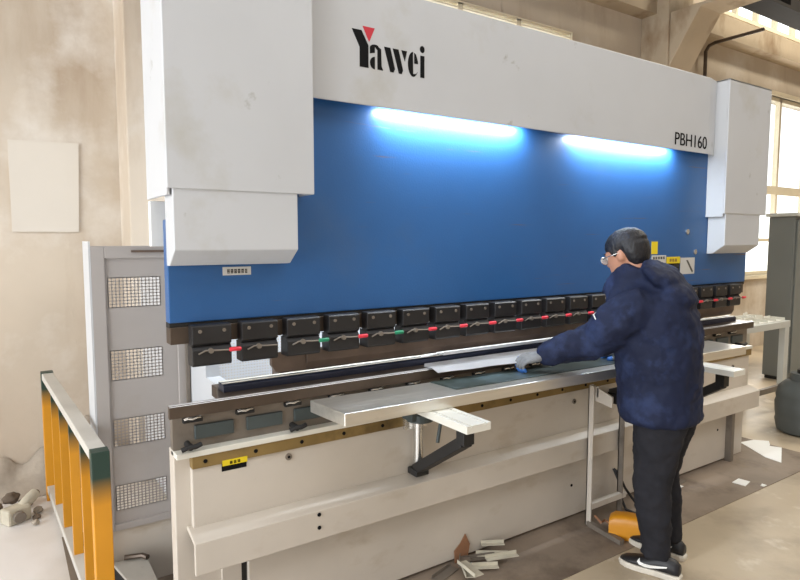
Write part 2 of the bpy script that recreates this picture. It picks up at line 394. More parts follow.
# clamps, 21 of them
NC = 21; first = None
def clamp():
    mb = MB(); x0, x1 = .570, .716
    mb.prism([(2.295, 1.285), (2.246, 1.285), (2.240, 1.279), (2.240, 1.216), (2.249, 1.208), (2.295, 1.208)], 'x', x0, x1)
    mb.prism([(2.295, 1.208), (2.256, 1.208), (2.246, 1.196), (2.241, 1.190), (2.241, 1.138), (2.248, 1.130), (2.312, 1.130), (2.312, 1.208)], 'x', x0, x1)
    c = P('punch_clamp', mb, 'black', bevel=.002)
    for x in (x0+.028, x1-.028):
        mb = MB(); mb.cyl((x, 2.2365, 1.262), (x, 2.241, 1.262), .007, 10); obj('bolt', mb, 'grim', c)
    mb = MB(); mb.tube([(x0+.02, 2.237, 1.178), (x0+.045, 2.234, 1.190), (x0+.065, 2.232, 1.190), (x0+.10, 2.228, 1.188), (x1-.01, 2.222, 1.188)], .0032, 6)
    mb.cyl((x0+.065, 2.228, 1.188), (x0+.065, 2.243, 1.188), .010, 10)
    obj('lever', mb, 'grim', c)
    return c, (x0, x1)
def grip(c, x1, col):
    mb = MB(); mb.tube([(x1-.016, 2.222, 1.188), (x1-.012, 2.222, 1.188), (x1+.026, 2.222, 1.188), (x1+.03, 2.222, 1.188)], [.005, .0085, .0085, .005], 8)
    return obj('handle', mb, col, c, smooth=True)
c0, (cx0, cx1) = clamp()
cols = ['red', None, 'green', 'red', 'green', 'red', 'red', 'red', 'red', 'red']+['red']*11
c0kids = [o for o in bpy.data.objects if o.parent == c0]
src = {k: None for k in ('red', 'green')}
clamps = [c0]
for i in range(1, NC):
    c = kid(c0, PB); c.location = (.1865*i, 0, 0)
    for q in c0kids: kid(q, c)
    clamps.append(c)
hr = grip(c0, cx1, 'red'); hg = None
for i in range(1, NC):
    k = cols[i]
    if k is None: continue
    h_ = kid(hr, clamps[i]); h_['label'] = k+' clamp handle'
    if k == 'green':
        if hg is None: hg = hr.data.copy(); hg.materials[0] = M['green']
        h_.data = hg
hr['label'] = 'red clamp handle'
# upper frame
mb = MB(); mb.prism([(1.03, 2.235), (3.93, 2.235), (4.05, 2.262), (4.05, 2.27), (3.93, 2.243), (1.03, 2.243)], 'z', 2.167, 2.66)
mb.prism([(1.03, 2.243), (3.93, 2.243), (4.05, 2.27), (4.05, 2.2995), (1.03, 2.2995)], 'z', 2.206, 2.66)
mb.box(1.03, 4.05, 2.30, 2.5, 2.45, 2.66)
P('upper_beam', mb, 'white', bevel=.004)
for x0, x1 in ((.482, 1.036), (4.045, 4.60)):
    mb = MB(); t = .012; z0, z1 = 1.778, 2.66; y0, y1 = 2.17, 2.51
    mb.box(x0, x1, y0, y0+t, z0, z1); mb.box(x0, x0+t, y0+t, y1, z0-.022, z1); mb.box(x1-t, x1, y0+t, 2.298, z0, z1); mb.box(x0, x1, y0, y1, z1-t, z1); mb.box(x0+t, x1-t, y0+t, y0+.04, z0, z0+.012)
    mb.box(x0+t, x1-t, y0+.02, 2.298, z0+.06, z0+.075)
    P('cylinder_cover', mb, 'white', bevel=.003)
for x0, x1 in ((.501, .967), (4.072, 4.53)):
    mb = MB(); mb.prism([(2.298, 1.505), (2.255, 1.508), (2.176, 1.563), (2.176, 1.835), (2.298, 1.835)], 'x', x0, x1)
    P('lower_cylinder_cover', mb, 'white', bevel=.004)
mb = MB(); mb.box(.4845, .60, 2.475, 2.508, 1.575, 1.75); P('cylinder_bracket', mb, 'paper', bevel=.003)
for x0 in (.72, 4.40):
    mb = MB(); mb.prism([(2.365, 1.0), (2.62, 1.0), (2.62, 1.28), (2.37, 1.28), (2.37, 2.6), (3.3, 2.6), (3.3, 0), (2.365, 0)], 'x', x0, x0+.06)
    P('side_frame', mb, 'white')
mb = MB(); mb.box(.72, .735, 3.31, 4.05, .15, 1.5); P('rear_side_guard', mb, 'white')
# rear mesh: grid of bars with square holes
mb = MB(); n = 66; x0, x1, z0, z1, y = .86, 1.60, .40, 1.25, 3.30
nx = int((x1-x0)/.0165); nz_ = int((z1-z0)/.0165)
for i in range(nx+1): mb.box(x0+i*.0165-.0045, x0+i*.0165+.0045, y, y+.004, z0, z1)
for k in range(nz_+1): mb.box(x0, x1, y-.0005, y+.0035, z0+k*.0165-.0045, z0+k*.0165+.0045)
mb.box(1.6, 4.36, y, y+.01, .3, 1.3)
rm = P('rear_mesh_guard', mb, 'white')
mb = MB(); mb.box(.78, .945, y-.03, y+.01, .3, 1.3); obj('mesh_frame', mb, 'guard', rm)
# work lamps behind the beam edge
first = None
for x0, x1 in ((1.42, 2.27), (2.67, 3.60)):
    mb = MB(); mb.box(x0-.02, x1+.02, 2.244, 2.285, 2.197, 2.206)
    l = P('work_lamp', mb, 'alu', bevel=0)
    mb = MB(); mb.tube([(x0, 2.256, 2.184), (x0+.01, 2.256, 2.184), (x1-.01, 2.256, 2.184), (x1, 2.256, 2.184)], [.006, .0105, .0105, .006], 12)
    obj('lamp_tube', mb, 'tube', l, smooth=True)
mb = MB(); mb.box(.85, 4.25, 2.42, 2.50, 2.05, 2.09); l = P('added_rear_lamp', mb, 'alu')  # unseen lamp added behind the ram to brighten the rear guard
mb = MB(); mb.tube([(.9, 2.46, 2.035), (4.2, 2.46, 2.035)], .012, 12); obj('lamp_tube', mb, 'tube', l, smooth=True)  # glowing tube of the added lamp
# logo
def poly(mb, pts, y, m=0):
    n = len(pts); d = .0012
    mb.add([(x, y, z) for x, z in pts]+[(x, y+d, z) for x, z in pts], [list(range(n)), list(range(n, 2*n))[::-1]]+[(i, (i+1) % n, n+(i+1) % n, n+i) for i in range(n)], m)
# letters measured on the sign: u across (0..1), w up (0..1)
LX0, LX1, LZ0, LZ1 = 1.243, 1.612, 2.321, 2.474
def arc(cx, cy, rx, ry, a0, a1, n=10): return [(cx+rx*math.cos(math.radians(a0+(a1-a0)*i/n)), cy+ry*math.sin(math.radians(a0+(a1-a0)*i/n))) for i in range(n+1)]
glyphs = [
    [(0, .97), (.125, .97), (.215, .60), (.215, 0), (.10, 0), (.10, .52)],                                   # Y
    [(.235, .60)]+arc(.305, .56, .07, .10, 180, 60, 6)+[(.355, .60), (.385, .57), (.39, .10), (.41, .02), (.41, -.0), (.335, 0), (.335, .52), (.30, .60), (.30, .44), (.235, .40)],   # a
    arc(.30, .16, .065, .17, 90, 270, 8),                                                                      # a bowl
    [(.425, .66), (.51, .66), (.575, .10), (.555, 0), (.51, 0)],                                             # w
    [(.545, .66), (.625, .66), (.69, .10), (.67, 0), (.63, 0)],
    [(.665, .66), (.745, .66), (.715, .36)],
    arc(.835, .33, .075, .35, 90, 325, 14)+arc(.865, .33, .06, .26, 310, 270, 3)+[(.835, .06)]+[(.83, .60)],  # e left
    [(.85, .66), (.875, .62), (.905, .42), (.905, .36), (.85, .36)],                                          # e eye
    [(.94, 0), (1, 0), (1, .62), (.94, .62)],                                                                  # i
    arc(.968, .80, .035, .10, 0, 330, 12),
]
mb = MB()
for gl in glyphs:
    pts = [(LX0+u*(LX1-LX0), LZ0+(w*(LZ1-LZ0))) for u, w in gl]
    poly(mb, pts, 2.2335)
lg = P('logo', mb, 'labelk')
mb = MB(); poly(mb, [(LX0+u*(LX1-LX0), LZ0+w*(LZ1-LZ0)) for u, w in ((.14, 1.09), (.30, 1.09), (.225, .70))], 2.2335)
lt = obj('logo_triangle', mb, 'lred', lg); lt['label'] = 'red triangle of the logo'
def text(name, s, x0, x1, z0, z1, y, m, parent):
    cu = bpy.data.curves.new('t', 'FONT'); cu.body = s; cu.extrude = 0
    to = bpy.data.objects.new('t', cu); COL.objects.link(to)
    bpy.context.view_layer.update()
    dg = bpy.context.evaluated_depsgraph_get(); me = to.evaluated_get(dg).to_mesh()
    xs = [v.co.x for v in me.vertices]; zs = [v.co.y for v in me.vertices]
    ax, bx, az, bz = min(xs), max(xs), min(zs), max(zs)
    mb = MB(); mb.add([(x0+(v.co.x-ax)/(bx-ax)*(x1-x0), y, z0+(v.co.y-az)/(bz-az)*(z1-z0)) for v in me.vertices], [list(p.vertices) for p in me.polygons])
    to.evaluated_get(dg).to_mesh_clear(); bpy.data.objects.remove(to); bpy.data.curves.remove(cu)
    return obj(name, mb, m, parent)
text('model_number', 'PBH160', 3.546, 3.905, 2.196, 2.275, 2.2335, 'labelk', PB)
text('model_number', 'PBH160', 3.550, 3.909, 2.196, 2.275, 2.2337, 'labelk', PB)
# labels on ram and bed
def label(name, x0, x1, z0, z1, y, m, lab=None, parent=PB):
    mb = MB(); mb.box(x0, x1, y-.0015, y, z0, z1); o = obj(name, mb, m, parent)
    if lab: o['label'] = lab
    return o
def glyphrow(parent, x0, x1, z0, z1, y, n, m, seed):
    r = random.Random(seed); mb = MB(); w = (x1-x0)/n
    for i in range(n):
        a = x0+i*w
        for k in range(3): mb.box(a+.1*w, a+.75*w, y-.0008, y, z0+(z1-z0)*(k/3+.02), z0+(z1-z0)*(k/3+.14+.1*r.random()))
        for k in range(2): mb.box(a+w*(.15+.4*k), a+w*(.27+.42*k), y-.0008, y, z0+(z1-z0)*.1*r.random(), z1)
    return obj('lettering', mb, m, parent)
l = label('nameplate', .706, .818, 1.464, 1.496, 2.30, 'labelw', 'small white plate with a row of characters'); glyphrow(l, .722, .806, 1.471, 1.488, 2.2983, 6, 'labelk', 1)
l = label('warning_label', 3.445, 3.60, 1.375, 1.502, 2.30, 'labelw', 'white label with a black header'); glyphrow(l, 3.455, 3.59, 1.477, 1.494, 2.2983, 5, 'labelk', 2)
l = label('warning_label', 3.605, 3.757, 1.375, 1.49, 2.30, 'labelk', 'dark warning label with a yellow header')
h = label('header', 3.605, 3.757, 1.447, 1.49, 2.2983, 'labely', 'yellow header', l); glyphrow(h, 3.635, 3.725, 1.458, 1.478, 2.2965, 3, 'rust', 3)
glyphrow(l, 3.615, 3.75, 1.385, 1.44, 2.2983, 6, 'labelg', 9)
l = label('warning_label', 3.765, 3.932, 1.372, 1.482, 2.30, 'labelw', 'white label with a diagonal grey picture')
mb = MB(); mb.prism([(3.83, 1.465), (3.85, 1.465), (3.915, 1.39), (3.905, 1.38), (3.885, 1.40)], 'y', 2.2975, 2.2985); obj('pictogram', mb, 'labelg', l)
l = label('warning_label', 3.44, 3.505, 1.51, 1.59, 2.30, 'labely', 'yellow label behind the worker')
l = label('warning_label', .663, .760, .718, .767-.015, 2.232, 'labelk', 'black warning label with a yellow header')
l2 = label('header', .663, .760, .742, .764, 2.2215, 'labely', 'yellow header', l); glyphrow(l2, .69, .735, .746, .758, 2.2198, 3, 'labelk', 5)
mb = MB()
for x, z in ((3.83, 1.655), (3.93, 1.52)): mb.cyl((x, 2.292, z), (x, 2.30, z), .018, 12)
P('ram_bolt', mb, 'chrome', smooth=True)

# support arms
def arm(x):
    mb = MB(); mb.cyl((x, 2.185, .80), (x, 2.185, .545), .022, 16); mb.box(x-.06, x+.06, 2.205, 2.222, .74, .80)
    a = P('support_arm', mb, 'chrome', smooth=True)
    mb = MB(); mb.bar((x, 2.185, .555), (x-.045, 1.80, .80), .055, .045); mb.bar((x-.045, 1.80, .79), (x-.045, 1.80, .868), .055, .05); mb.box(x-.035, x+.035, 2.15, 2.222, .53, .56); obj('brace', mb, 'rubber', a, bevel=.003)
    mb = MB(); mb.box(x-.12, x+.0, 1.70, 2.215, .868, .893)
    for d0, d1 in ((-.12, -.103), (-.097, -.028), (-.022, 0)): mb.box(x+d0, x+d1, 1.70, 2.215, .893, .899)
    obj('slide', mb, 'alu', a, bevel=.001)
    mb = MB(); mb.cyl((x-.01, 2.16, .79), (x-.01, 2.16, .825), .062, 20); mb.box(x-.08, x-.01, 2.12, 2.20, .80, .845); mb.tube([(x+.03, 2.12, .80), (x+.055, 2.09, .79), (x+.03, 2.08, .70)], .009, 8); obj('clamp_lever', mb, 'slate', a, bevel=.003)
    for q in (-.04, .035):
        mb = MB(); mb.cyl((x+q, 2.13, .80), (x+q, 2.13, .83), .014, 12); obj('knob', mb, 'rubber', a)
    return a
A0 = arm(1.55)
dup_part(A0, PB, (1.80, -.055, 0))

# ------------------------------------------------------------------ side guard (perforated sheet)
G = empty('side_guard', (.5, 2.9, 0), 'light grey perforated sheet guard standing at the left end of the press brake', 'guard')
gx0, gx1, gy, gz0, gz1 = .318, .71, 2.9, .285, 1.574
mb = MB(); fr = .042
px0, px1 = .372, .668
patches = [(1.302, 1.433), (.975, 1.108), (.672, .795), (.375, .49)]
hx0, hx1 = .383, .600
def sheet(mb):
    zs = [gz0+.02]
    for a, b in sorted(patches): zs += [a, b]
    zs.append(gz1-.05)
    for i in range(0, len(zs), 2): mb.box(px0, px1, gy, gy+.003, zs[i], zs[i+1])
    for a, b in patches:
        mb.box(px0, hx0, gy, gy+.003, a, b); mb.box(hx1, px1, gy, gy+.003, a, b)
        nx, nz = 14, 9; dx = (hx1-hx0)/nx; dz = (b-a)/nz; t = .26
        for i in range(nx+1): x = hx0+i*dx; mb.box(x-dx*t/2*1.2, x+dx*t/2*1.2, gy, gy+.003, a, b)
        for k in range(nz+1): z = a+k*dz; mb.box(hx0, hx1, gy, gy+.003, z-dz*t/2*1.2, z+dz*t/2*1.2)
sheet(mb); obj('perforated_panel', mb, 'guard', G)
mb = MB()
mb.box(gx0, px0, gy-.012, gy+.03, gz0, gz1); mb.box(px1, gx1, gy-.012, gy+.03, gz0, gz1); mb.box(px0, px1, gy-.012, gy+.03, gz1-.055, gz1); mb.box(px0, px1, gy-.012, gy+.03, gz0, gz0+.03)
obj('guard_frame', mb, 'guard', G, bevel=.003)
mb = MB(); mb.box(.31, .318, gy-.012, gy+.20, .0, gz1+.02); obj('side_return', mb, 'white', G)
mb = MB(); mb.box(.318, .71, gy-.0, gy+.04, 0, gz0-.003); obj('base_plate', mb, 'cream', G)
mb = MB(); mb.box(.70, .715, gy-.03, gy-.012, .3, 1.5); obj('edge_strip', mb, 'grim', G)
mb = MB(); mb.box(.48, .66, gy-.022, gy-.012, 1.545, 1.555); obj('slot', mb, 'dark', G)
# box in front of the guard
B = empty('floor_box', (.5, 2.6, 0), 'low grey-topped box on the floor at the foot of the perforated guard', 'box')
mb = MB(); mb.prism([(.352, 2.86), (.432, 2.42), (.49, 2.42), (.49, 2.86)], 'z', 0, .14); obj('box_body', mb, 'rubber', B)
mb = MB(); mb.prism([(.35, 2.865), (.43, 2.415), (.492, 2.415), (.492, 2.865)], 'z', .141, .155); obj('lid', mb, 'pallet', B, bevel=.003)
mb = MB(); mb.tube([(.40, 2.855, .17), (.47, 2.83, .172), (.488, 2.80, .171)], .012, 8)
tag(obj('steel_rod', mb, 'bar', smooth=True), 'short dark rod lying on the low grey-topped box', 'rod')

# ------------------------------------------------------------------ railing
R = empty('guard_railing', (.23, 3.35, 0), 'yellow floor railing with green post tops and a worn white handrail at left', 'railing')
pa = Vector((.197, 4.20, 0)); pb = Vector((.277, 2.50, 0)); d = (pb-pa); 
mb = MB(); mb.bar(pa+Vector((0, 0, .775)), pb+Vector((0, 0, .775)), .06, .04); obj('top_rail', mb, 'railgrey', R, bevel=.003)
mb = MB(); mb.bar(pa+Vector((0, 0, .075)), pb+Vector((0, 0, .075)), .06, .04); obj('bottom_rail', mb, 'railgrey', R, bevel=.003)
for t, w in ((0, .066), (1, .064)):
    p = pa+d*t; mb = MB(); mb.box(p.x-w/2, p.x+w/2, p.y-w/2, p.y+w/2, 0, .80); obj('post', mb, 'post', R, bevel=.003)
for t in (.2, .4, .6, .8):
    p = pa+d*t; mb = MB(); mb.box(p.x-.02, p.x+.02, p.y-.02, p.y+.02, .09, .76); obj('baluster', mb, 'post', R)

# ------------------------------------------------------------------ rubble by the wall
def rock(c, r, seed, sq=(1, 1, .7)):
    mb = MB(); mb.ell((0, 0, 0), (1, 1, 1), 14, 9)
    mb.v = [tuple(Vector((v[0]*sq[0], v[1]*sq[1], v[2]*sq[2]))*r*(1+.35*noise.noise(Vector(v)*1.7+Vector((seed, 0, 0))))+Vector(c)) for v in mb.v]
    zmin = min(v[2] for v in mb.v); mb.v = [(v[0], v[1], v[2]-zmin+c[2]) for v in mb.v]
    return mb
mb = MB(); n = 40
vs = []; 
for i in range(n):
    for j in range(16):
        u = i/(n-1); w = j/15; x = -.75+1.35*u; y = 4.49-.22*w
        hgt = max(0, (1-w)**1.3)*(.10+.26*max(0, (u-.35))*1.5)
        vs.append((x, y, .001+hgt*(1+.8*noise.noise(Vector((x*6, y*8, 3))))+.012*abs(noise.noise(Vector((x*25, y*25, 0))))))
mb.add(vs, [(i*16+j, i*16+j+1, (i+1)*16+j+1, (i+1)*16+j) for i in range(n-1) for j in range(15)])
o = obj('rubble_pile', mb, 'debris', smooth='all'); tag(o, 'grey plaster rubble heaped along the foot of the left wall', 'rubble', kind='stuff')
rk = []
for i, (x, y, r, m) in enumerate([(-.10, 4.12, .045, 'debrisd'), (.05, 4.14, .04, 'debrisd'), (.11, 4.02, .026, 'debris'), (-.22, 4.05, .05, 'debrisd'), (.09, 3.85, .02, 'debris'), (.10, 3.93, .022, 'debrisd'), (-.02, 4.17, .045, 'debrisd'), (.10, 4.19, .03, 'debrisd')]):
    rk.append(obj('rubble_chunk', rock((x, y, 0.0 if y < 4.15 else .03), r, i*3.1), m, smooth='all'))
for o in rk: tag(o, 'small rough rubble chunk lying by the foot of the left wall', 'rubble', 'rubble chunks by the wall')
K = empty('pipe_fitting', (-.0, 3.98, 0), 'dirty white cast fitting with a round port lying by the rubble', 'fitting')
mb = MB(); mb.obox((-.0, 3.96, .045), (.13, .09, .09), .5); obj('housing', mb, 'offwhite', K, bevel=.012)
mb = MB(); c = Vector((.015, 3.905, .045)); dv = Vector((.3, -.95, 0)); mb.cyl(c+dv*-.01, c+dv*.02, .032, 16); obj('port', mb, 'grim', K, bevel=.003)
mb = MB(); mb.tube([(.03, 3.985, .07), (.075, 4.02, .1), (.10, 4.05, .11)], [.03, .032, .03], 12); obj('spout', mb, 'offwhite', K, smooth=True)

# ------------------------------------------------------------------ front table
TX0, TX1 = 1.035, 3.80; ta = math.atan2(1.857-1.95, 3.78-1.045)
def T(x, y): # table frame: x along from front-left corner, y depth
    u, v = x/2.755, y/.25; return (1.045+2.735*u-.025*v*(1-u)+.02*u*v, 1.95-.093*u+.252*v)
def tquad(x0, x1, y0, y1): return [T(x0, y0), T(x1, y0), T(x1, y1), T(x0, y1)]
mb = MB(); mb.prism(tquad(0, 2.755, 0, .25), 'z', .8995, .95)
tb = obj('feed_table', mb, 'stainless', bevel=.004); tag(tb, 'long stainless steel feed table lying along the front of the press brake', 'table')
q = tquad(.585, 2.2, .07, .235); q[3] = T(.58, .24)
mb = MB(); mb.prism(q, 'z', .9505, .9545)
o = obj('slate_plate', mb, 'mat_', bevel=.001); tag(o, 'thin dark slate-coloured plate lying on the steel feed table', 'plate')
mb = MB(); mb.prism([T(.585, .075), T(.75, .07), T(.80, .12), T(.73, .235), T(.585, .235)], 'z', .955, .957)
o = obj('small_slate_plate', mb, 'mat_'); tag(o, 'small dark plate corner overlapping the left end of the long slate plate', 'plate')
# sheet held by the worker
mb = MB()
A_, B_, C_, D_ = Vector((1.632, 2.256, 1.007)), Vector((1.634, 2.15, .997)), Vector((2.32, 2.09, 1.0)), Vector((2.40, 2.235, 1.011))
E_, F_ = Vector((1.66, 2.292, 1.012)), Vector((2.40, 2.272, 1.016))
n_ = 14; top = []
for i in range(n_+1):
    u = i/n_; p = A_.lerp(D_, u); q_ = B_.lerp(C_, u); e = E_.lerp(F_, u); w = .004*math.sin(u*17)
    mid = p.lerp(q_, .55)+Vector((0, 0, .010))
    top.append([e, p, mid+Vector((0, w*.2, 0)), q_+Vector((0, w*1.2, 0))])
vs = [p for r in top for p in r]; nb_ = len(vs); vs2 = [p-Vector((0, 0, .002)) for p in vs]
fs = [(i*4+j, i*4+j+1, (i+1)*4+j+1, (i+1)*4+j) for i in range(n_) for j in range(3)]
rim = [i*4 for i in range(n_+1)]+[n_*4+1, n_*4+2]+[i*4+3 for i in range(n_, -1, -1)]+[2, 1]
mb.add(vs+vs2, fs+[tuple(nb_+k for k in f[::-1]) for f in fs]+[(rim[i], rim[(i+1) % len(rim)], nb_+rim[(i+1) % len(rim)], nb_+rim[i]) for i in range(len(rim))])
o = obj('bent_sheet', mb, 'sheet'); tag(o, 'long bright bent sheet metal strip held in the worker\'s gloved hand', 'sheet metal')
mb = MB(); mb.box(1.78, 2.75, 2.325, 2.36, 1.0375, 1.043); mb.box(1.78, 2.75, 2.300, 2.304, 1.0375, 1.050); mb.box(1.78, 2.75, 2.304, 2.325, 1.0375, 1.040)
o = obj('angle_strip', mb, 'sheet'); tag(o, 'narrow bright angle strip lying on the lower die behind the held sheet', 'sheet metal')
mb = MB(); mb.prism([(1.64, 2.31), (1.69, 2.31), (1.77, 2.335), (1.77, 2.36), (1.71, 2.36)], 'z', 1.0375, 1.040)
o = obj('offcut_strip', mb, 'sheet'); tag(o, 'small bright pointed offcut lying at the left end of the narrow angle strip', 'sheet metal')

# ------------------------------------------------------------------ stand + pedal + cable
S = empty('pedal_stand', (2.82, 2.1, 0), 'grey angle-iron stand with two uprights in front of the press brake, left of the worker', 'stand')
for x in (2.69, 2.965):
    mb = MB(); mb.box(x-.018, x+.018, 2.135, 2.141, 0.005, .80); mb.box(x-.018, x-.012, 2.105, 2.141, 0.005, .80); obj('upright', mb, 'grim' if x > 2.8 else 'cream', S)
mb = MB(); mb.box(2.675, 2.985, 2.105, 2.141, .10, .13); obj('crossbar', mb, 'cream', S)
mb = MB(); mb.bar((2.675, 2.12, .018), (2.645, 1.88, .018), .03, .026); obj('base_rail', mb, 'grim', S)
mb = MB(); mb.prism([(2.12, .80), (2.0, .76), (2.0, .70), (2.12, .72)], 'x', 2.69, 2.70); mb.prism([(2.69, .80), (2.78, .785), (2.78, .72), (2.69, .74)], 'y', 2.09, 2.10); obj('gusset', mb, 'cream', S)
mb = MB(); mb.box(2.77, 2.985, 2.02, 2.135, .70, .76); obj('bracket', mb, 'rubber', S, bevel=.004)
F = empty('foot_pedal', (2.76, 1.93, 0), 'orange-yellow hooded foot pedal on the floor beside the worker\'s shoe', 'pedal')
fa = math.radians(16); fd = Vector((-.2425*math.cos(fa)-.970*math.sin(fa), .970*math.cos(fa)-.2425*math.sin(fa), 0)); fl = Vector((-fd.y, fd.x, 0)); fc = Vector((2.742, 1.925, 0))
def fp(s, t, z): return fc+fd*s+fl*t+Vector((0, 0, z))
def hood(s, w0, h, n=14):
    pts = []
    for i in range(n+1):
        a = PI*i/n; x = math.cos(a); zz = math.sin(a)
        x = math.copysign(abs(x)**.4, x); zz = zz**.4
        pts.append(fp(s, x*w0, .006+zz*h))
    return pts
mb = MB(); prof = [(-.085, .055, .125), (-.0, .055, .125), (.06, .055, .118), (.085, .053, .10)]
outer = [hood(s, w, h) for s, w, h in prof]; inner = [hood(s, w-.006, h-.006) for s, w, h in prof[:3]]
n = len(outer[0]); vs = [p for r in outer for p in r]
fs = [(k*n+i, k*n+i+1, (k+1)*n+i+1, (k+1)*n+i) for k in range(3) for i in range(n-1)]
o2 = len(vs); vs += [p for r in inner for p in r]
fs += [(o2+k*n+i, o2+(k+1)*n+i, o2+(k+1)*n+i+1, o2+k*n+i+1) for k in range(2) for i in range(n-1)]
fs += [(i, o2+i, o2+i+1, i+1) for i in range(n-1)]+[tuple(range(3*n, 4*n))]
mb.add(vs, fs); obj('hood', mb, 'pedal', F, smooth=True)
mb = MB(); pts = [fp(-.085, .053, 0), fp(.08, .046, 0), fp(.08, -.046, 0), fp(-.085, -.053, 0)]
mb.prism([(p.x, p.y) for p in pts], 'z', .001, .012); obj('base', mb, 'pedal', F)
mb = MB(); pts = [fp(-.03, .035, 0), fp(.07, .035, 0), fp(.07, -.035, 0), fp(-.03, -.035, 0)]
mb.prism([(p.x, p.y) for p in pts], 'z', .014, .03); obj('tread', mb, 'rubber', F)
mb = MB(); mb.tube([fp(.07, -.02, .04), fp(.12, -.05, .05), (2.665, 2.03, .06), (2.662, 2.07, .085)], .007, 8); obj('cable', mb, 'rust', F, smooth=True)
mb = MB(); mb.tube([(3.03, 2.228, .22), (3.04, 2.20, .20), (3.05, 2.16, .12), (3.10, 2.12, .03), (3.2, 2.08, .012), (3.4, 2.05, .011)], .008, 8)
mb.tube([(3.03, 2.228, .22), (3.035, 2.19, .15), (3.025, 2.16, .05), (3.01, 2.12, .012), (3.01, 2.02, .011)], .008, 8)
o = obj('black_cable', mb, 'rubber', smooth=True); tag(o, 'black cable hanging from the press brake base behind the worker\'s legs', 'cable')

# ------------------------------------------------------------------ right side: cabinet, cart, drum
C_ = empty('metal_cabinet', (7.89, 3.29, 0), 'tall dark grey metal cabinet with a pale top by the right-hand window', 'cabinet')
mb = MB(); mb.box(7.34, 8.44, 3.15, 3.42, .04, 1.86); obj('cabinet_body', mb, 'cab', C_, bevel=.004)
mb = MB(); mb.box(7.29, 8.49, 3.11, 3.44, 1.862, 1.90); obj('cabinet_top', mb, 'cabtop', C_, bevel=.004)
mb = MB(); mb.box(7.36, 8.42, 3.17, 3.40, 0, .04); obj('plinth', mb, 'rubber', C_)
for x0, x1 in ((7.37, 7.88), (7.90, 8.41)):
    mb = MB(); mb.box(x0, x1, 3.132, 3.15, .10, 1.82); dr = obj('door', mb, 'cab', C_, bevel=.003)
    mb = MB(); mb.box(x1-.09 if x0 < 7.6 else x0+.06, x1-.06 if x0 < 7.6 else x0+.09, 3.11, 3.132, .95, 1.1); obj('handle', mb, 'chrome', dr)
U = empty('work_cart', (5.8, 2.8, 0), 'white steel work cart heaped with sheet scraps, right of the press brake', 'cart')
mb = MB(); mb.box(5.26, 6.12, 2.62, 3.02, .79, .85); obj('top', mb, 'cabtop', U, bevel=.003)
for x in (5.285, 6.06):
    for y in (2.645, 2.995):
        mb = MB(); w = .025 if x < 5.5 else .04; mb.box(x-w, x+w, y-.025, y+.025, 0, .79); obj('leg', mb, 'cabtop', U)
mb = MB(); mb.box(5.31, 6.02, 2.63, 2.66, .20, .25); obj('lower_rail', mb, 'grim', U)
mb = MB(); mb.box(5.31, 6.02, 2.98, 3.01, .20, .25); obj('lower_rail', mb, 'grim', U)
r = random.Random(3); scr = []
for i in range(10):
    cx, cy = 5.36+.16*(i//2)+.02*r.random(), 2.72+.19*(i % 2)
    mb = MB(); L_, W_ = .12+.02*r.random(), .11+.03*r.random(); h_ = .02+.035*r.random()
    mb.obox((0, 0, 0), (L_, W_, .003), 0); mb.obox((0, W_/2, h_/2), (L_, .003, h_), 0); mb.obox((L_/2, 0, .012), (.003, W_, .024), 0)
    Rz = Matrix.Rotation(r.random()*.4-.2, 3, 'Z'); mb.v = [tuple(Rz@Vector(v)+Vector((cx, cy, .853))) for v in mb.v]
    scr.append(obj('sheet_scrap', mb, 'alu'))
for o in scr: tag(o, 'bright folded sheet scrap piled on the white work cart at right', 'scrap', 'sheet scraps on the work cart')
D = empty('plastic_drum', (5.50, 2.2, 0), 'dark grey plastic drum on the floor at the right edge', 'drum')
mb = MB(); mb.lathe([(.16, .0), (.19, .02), (.205, .10), (.20, .13), (.205, .16), (.21, .25), (.20, .28), (.205, .31), (.19, .38), (.14, .43), (.11, .44), (.105, .5), (.0001, .5)], (5.50, 2.22, 0), 32); obj('drum_body', mb, 'drum', D, smooth=True)
mb = MB(); mb.lathe([(.06, .501), (.06, .53), (.0001, .532)], (5.50, 2.22, 0), 24); obj('cap', mb, 'rubber', D, smooth=True)
mb = MB(); mb.obox((5.33, 2.125, .34), (.02, .09, .05), .46); obj('label_patch', mb, 'rust', D)

# ------------------------------------------------------------------ floor bits
def flat(name, pts, z, m, lab, cat, group=None, t=.003):
    mb = MB(); mb.prism(pts, 'z', z, z+t); return tag(obj(name, mb, m), lab, cat, group)
flat('paper_sheet', [(4.80, 2.37), (4.95, 2.34), (5.02, 2.26), (4.93, 2.21), (4.90, 2.20), (4.94, 2.13), (4.60, 1.98), (4.62, 2.10)], .0045, 'paper', 'large white notched sheet lying on the floor beyond the press brake', 'paper')
flat('paper_scrap', [(3.95, 1.99), (4.05, 2.0), (4.06, 1.93), (3.96, 1.91)], .0045, 'paper', 'small white paper scrap on the dark floor right of the worker', 'paper')
flat('paper_scrap', [(4.05, 1.86), (4.09, 1.87), (4.09, 1.84), (4.05, 1.84)], .0045, 'paper', 'tiny white paper scrap at the edge of the dark floor strip', 'paper')
flat('green_strip', [(3.42, 2.20), (3.72, 2.215), (3.72, 2.17), (3.42, 2.14)], .0045, 'grim', 'flat greenish strip on the floor along the press brake base', 'strip')
flat('pale_strip', [(3.30, 2.13), (3.62, 2.16), (3.62, 2.13), (3.30, 2.10)], .0045, 'paper', 'narrow pale strip on the floor in front of the press brake base', 'strip')
sp = [(1.70, 2.17, .15, .05, .3), (1.80, 2.13, .13, .04, 1.1), (1.87, 2.10, .16, .03, -.5), (1.90, 2.16, .18, .028, -.35), (1.97, 2.14, .16, .025, -.6), (1.99, 2.09, .17, .03, -.3), (1.80, 2.15, .09, .05, .8), (2.02, 2.19, .12, .022, -.5), (1.77, 2.07, .14, .05, 1.5)]
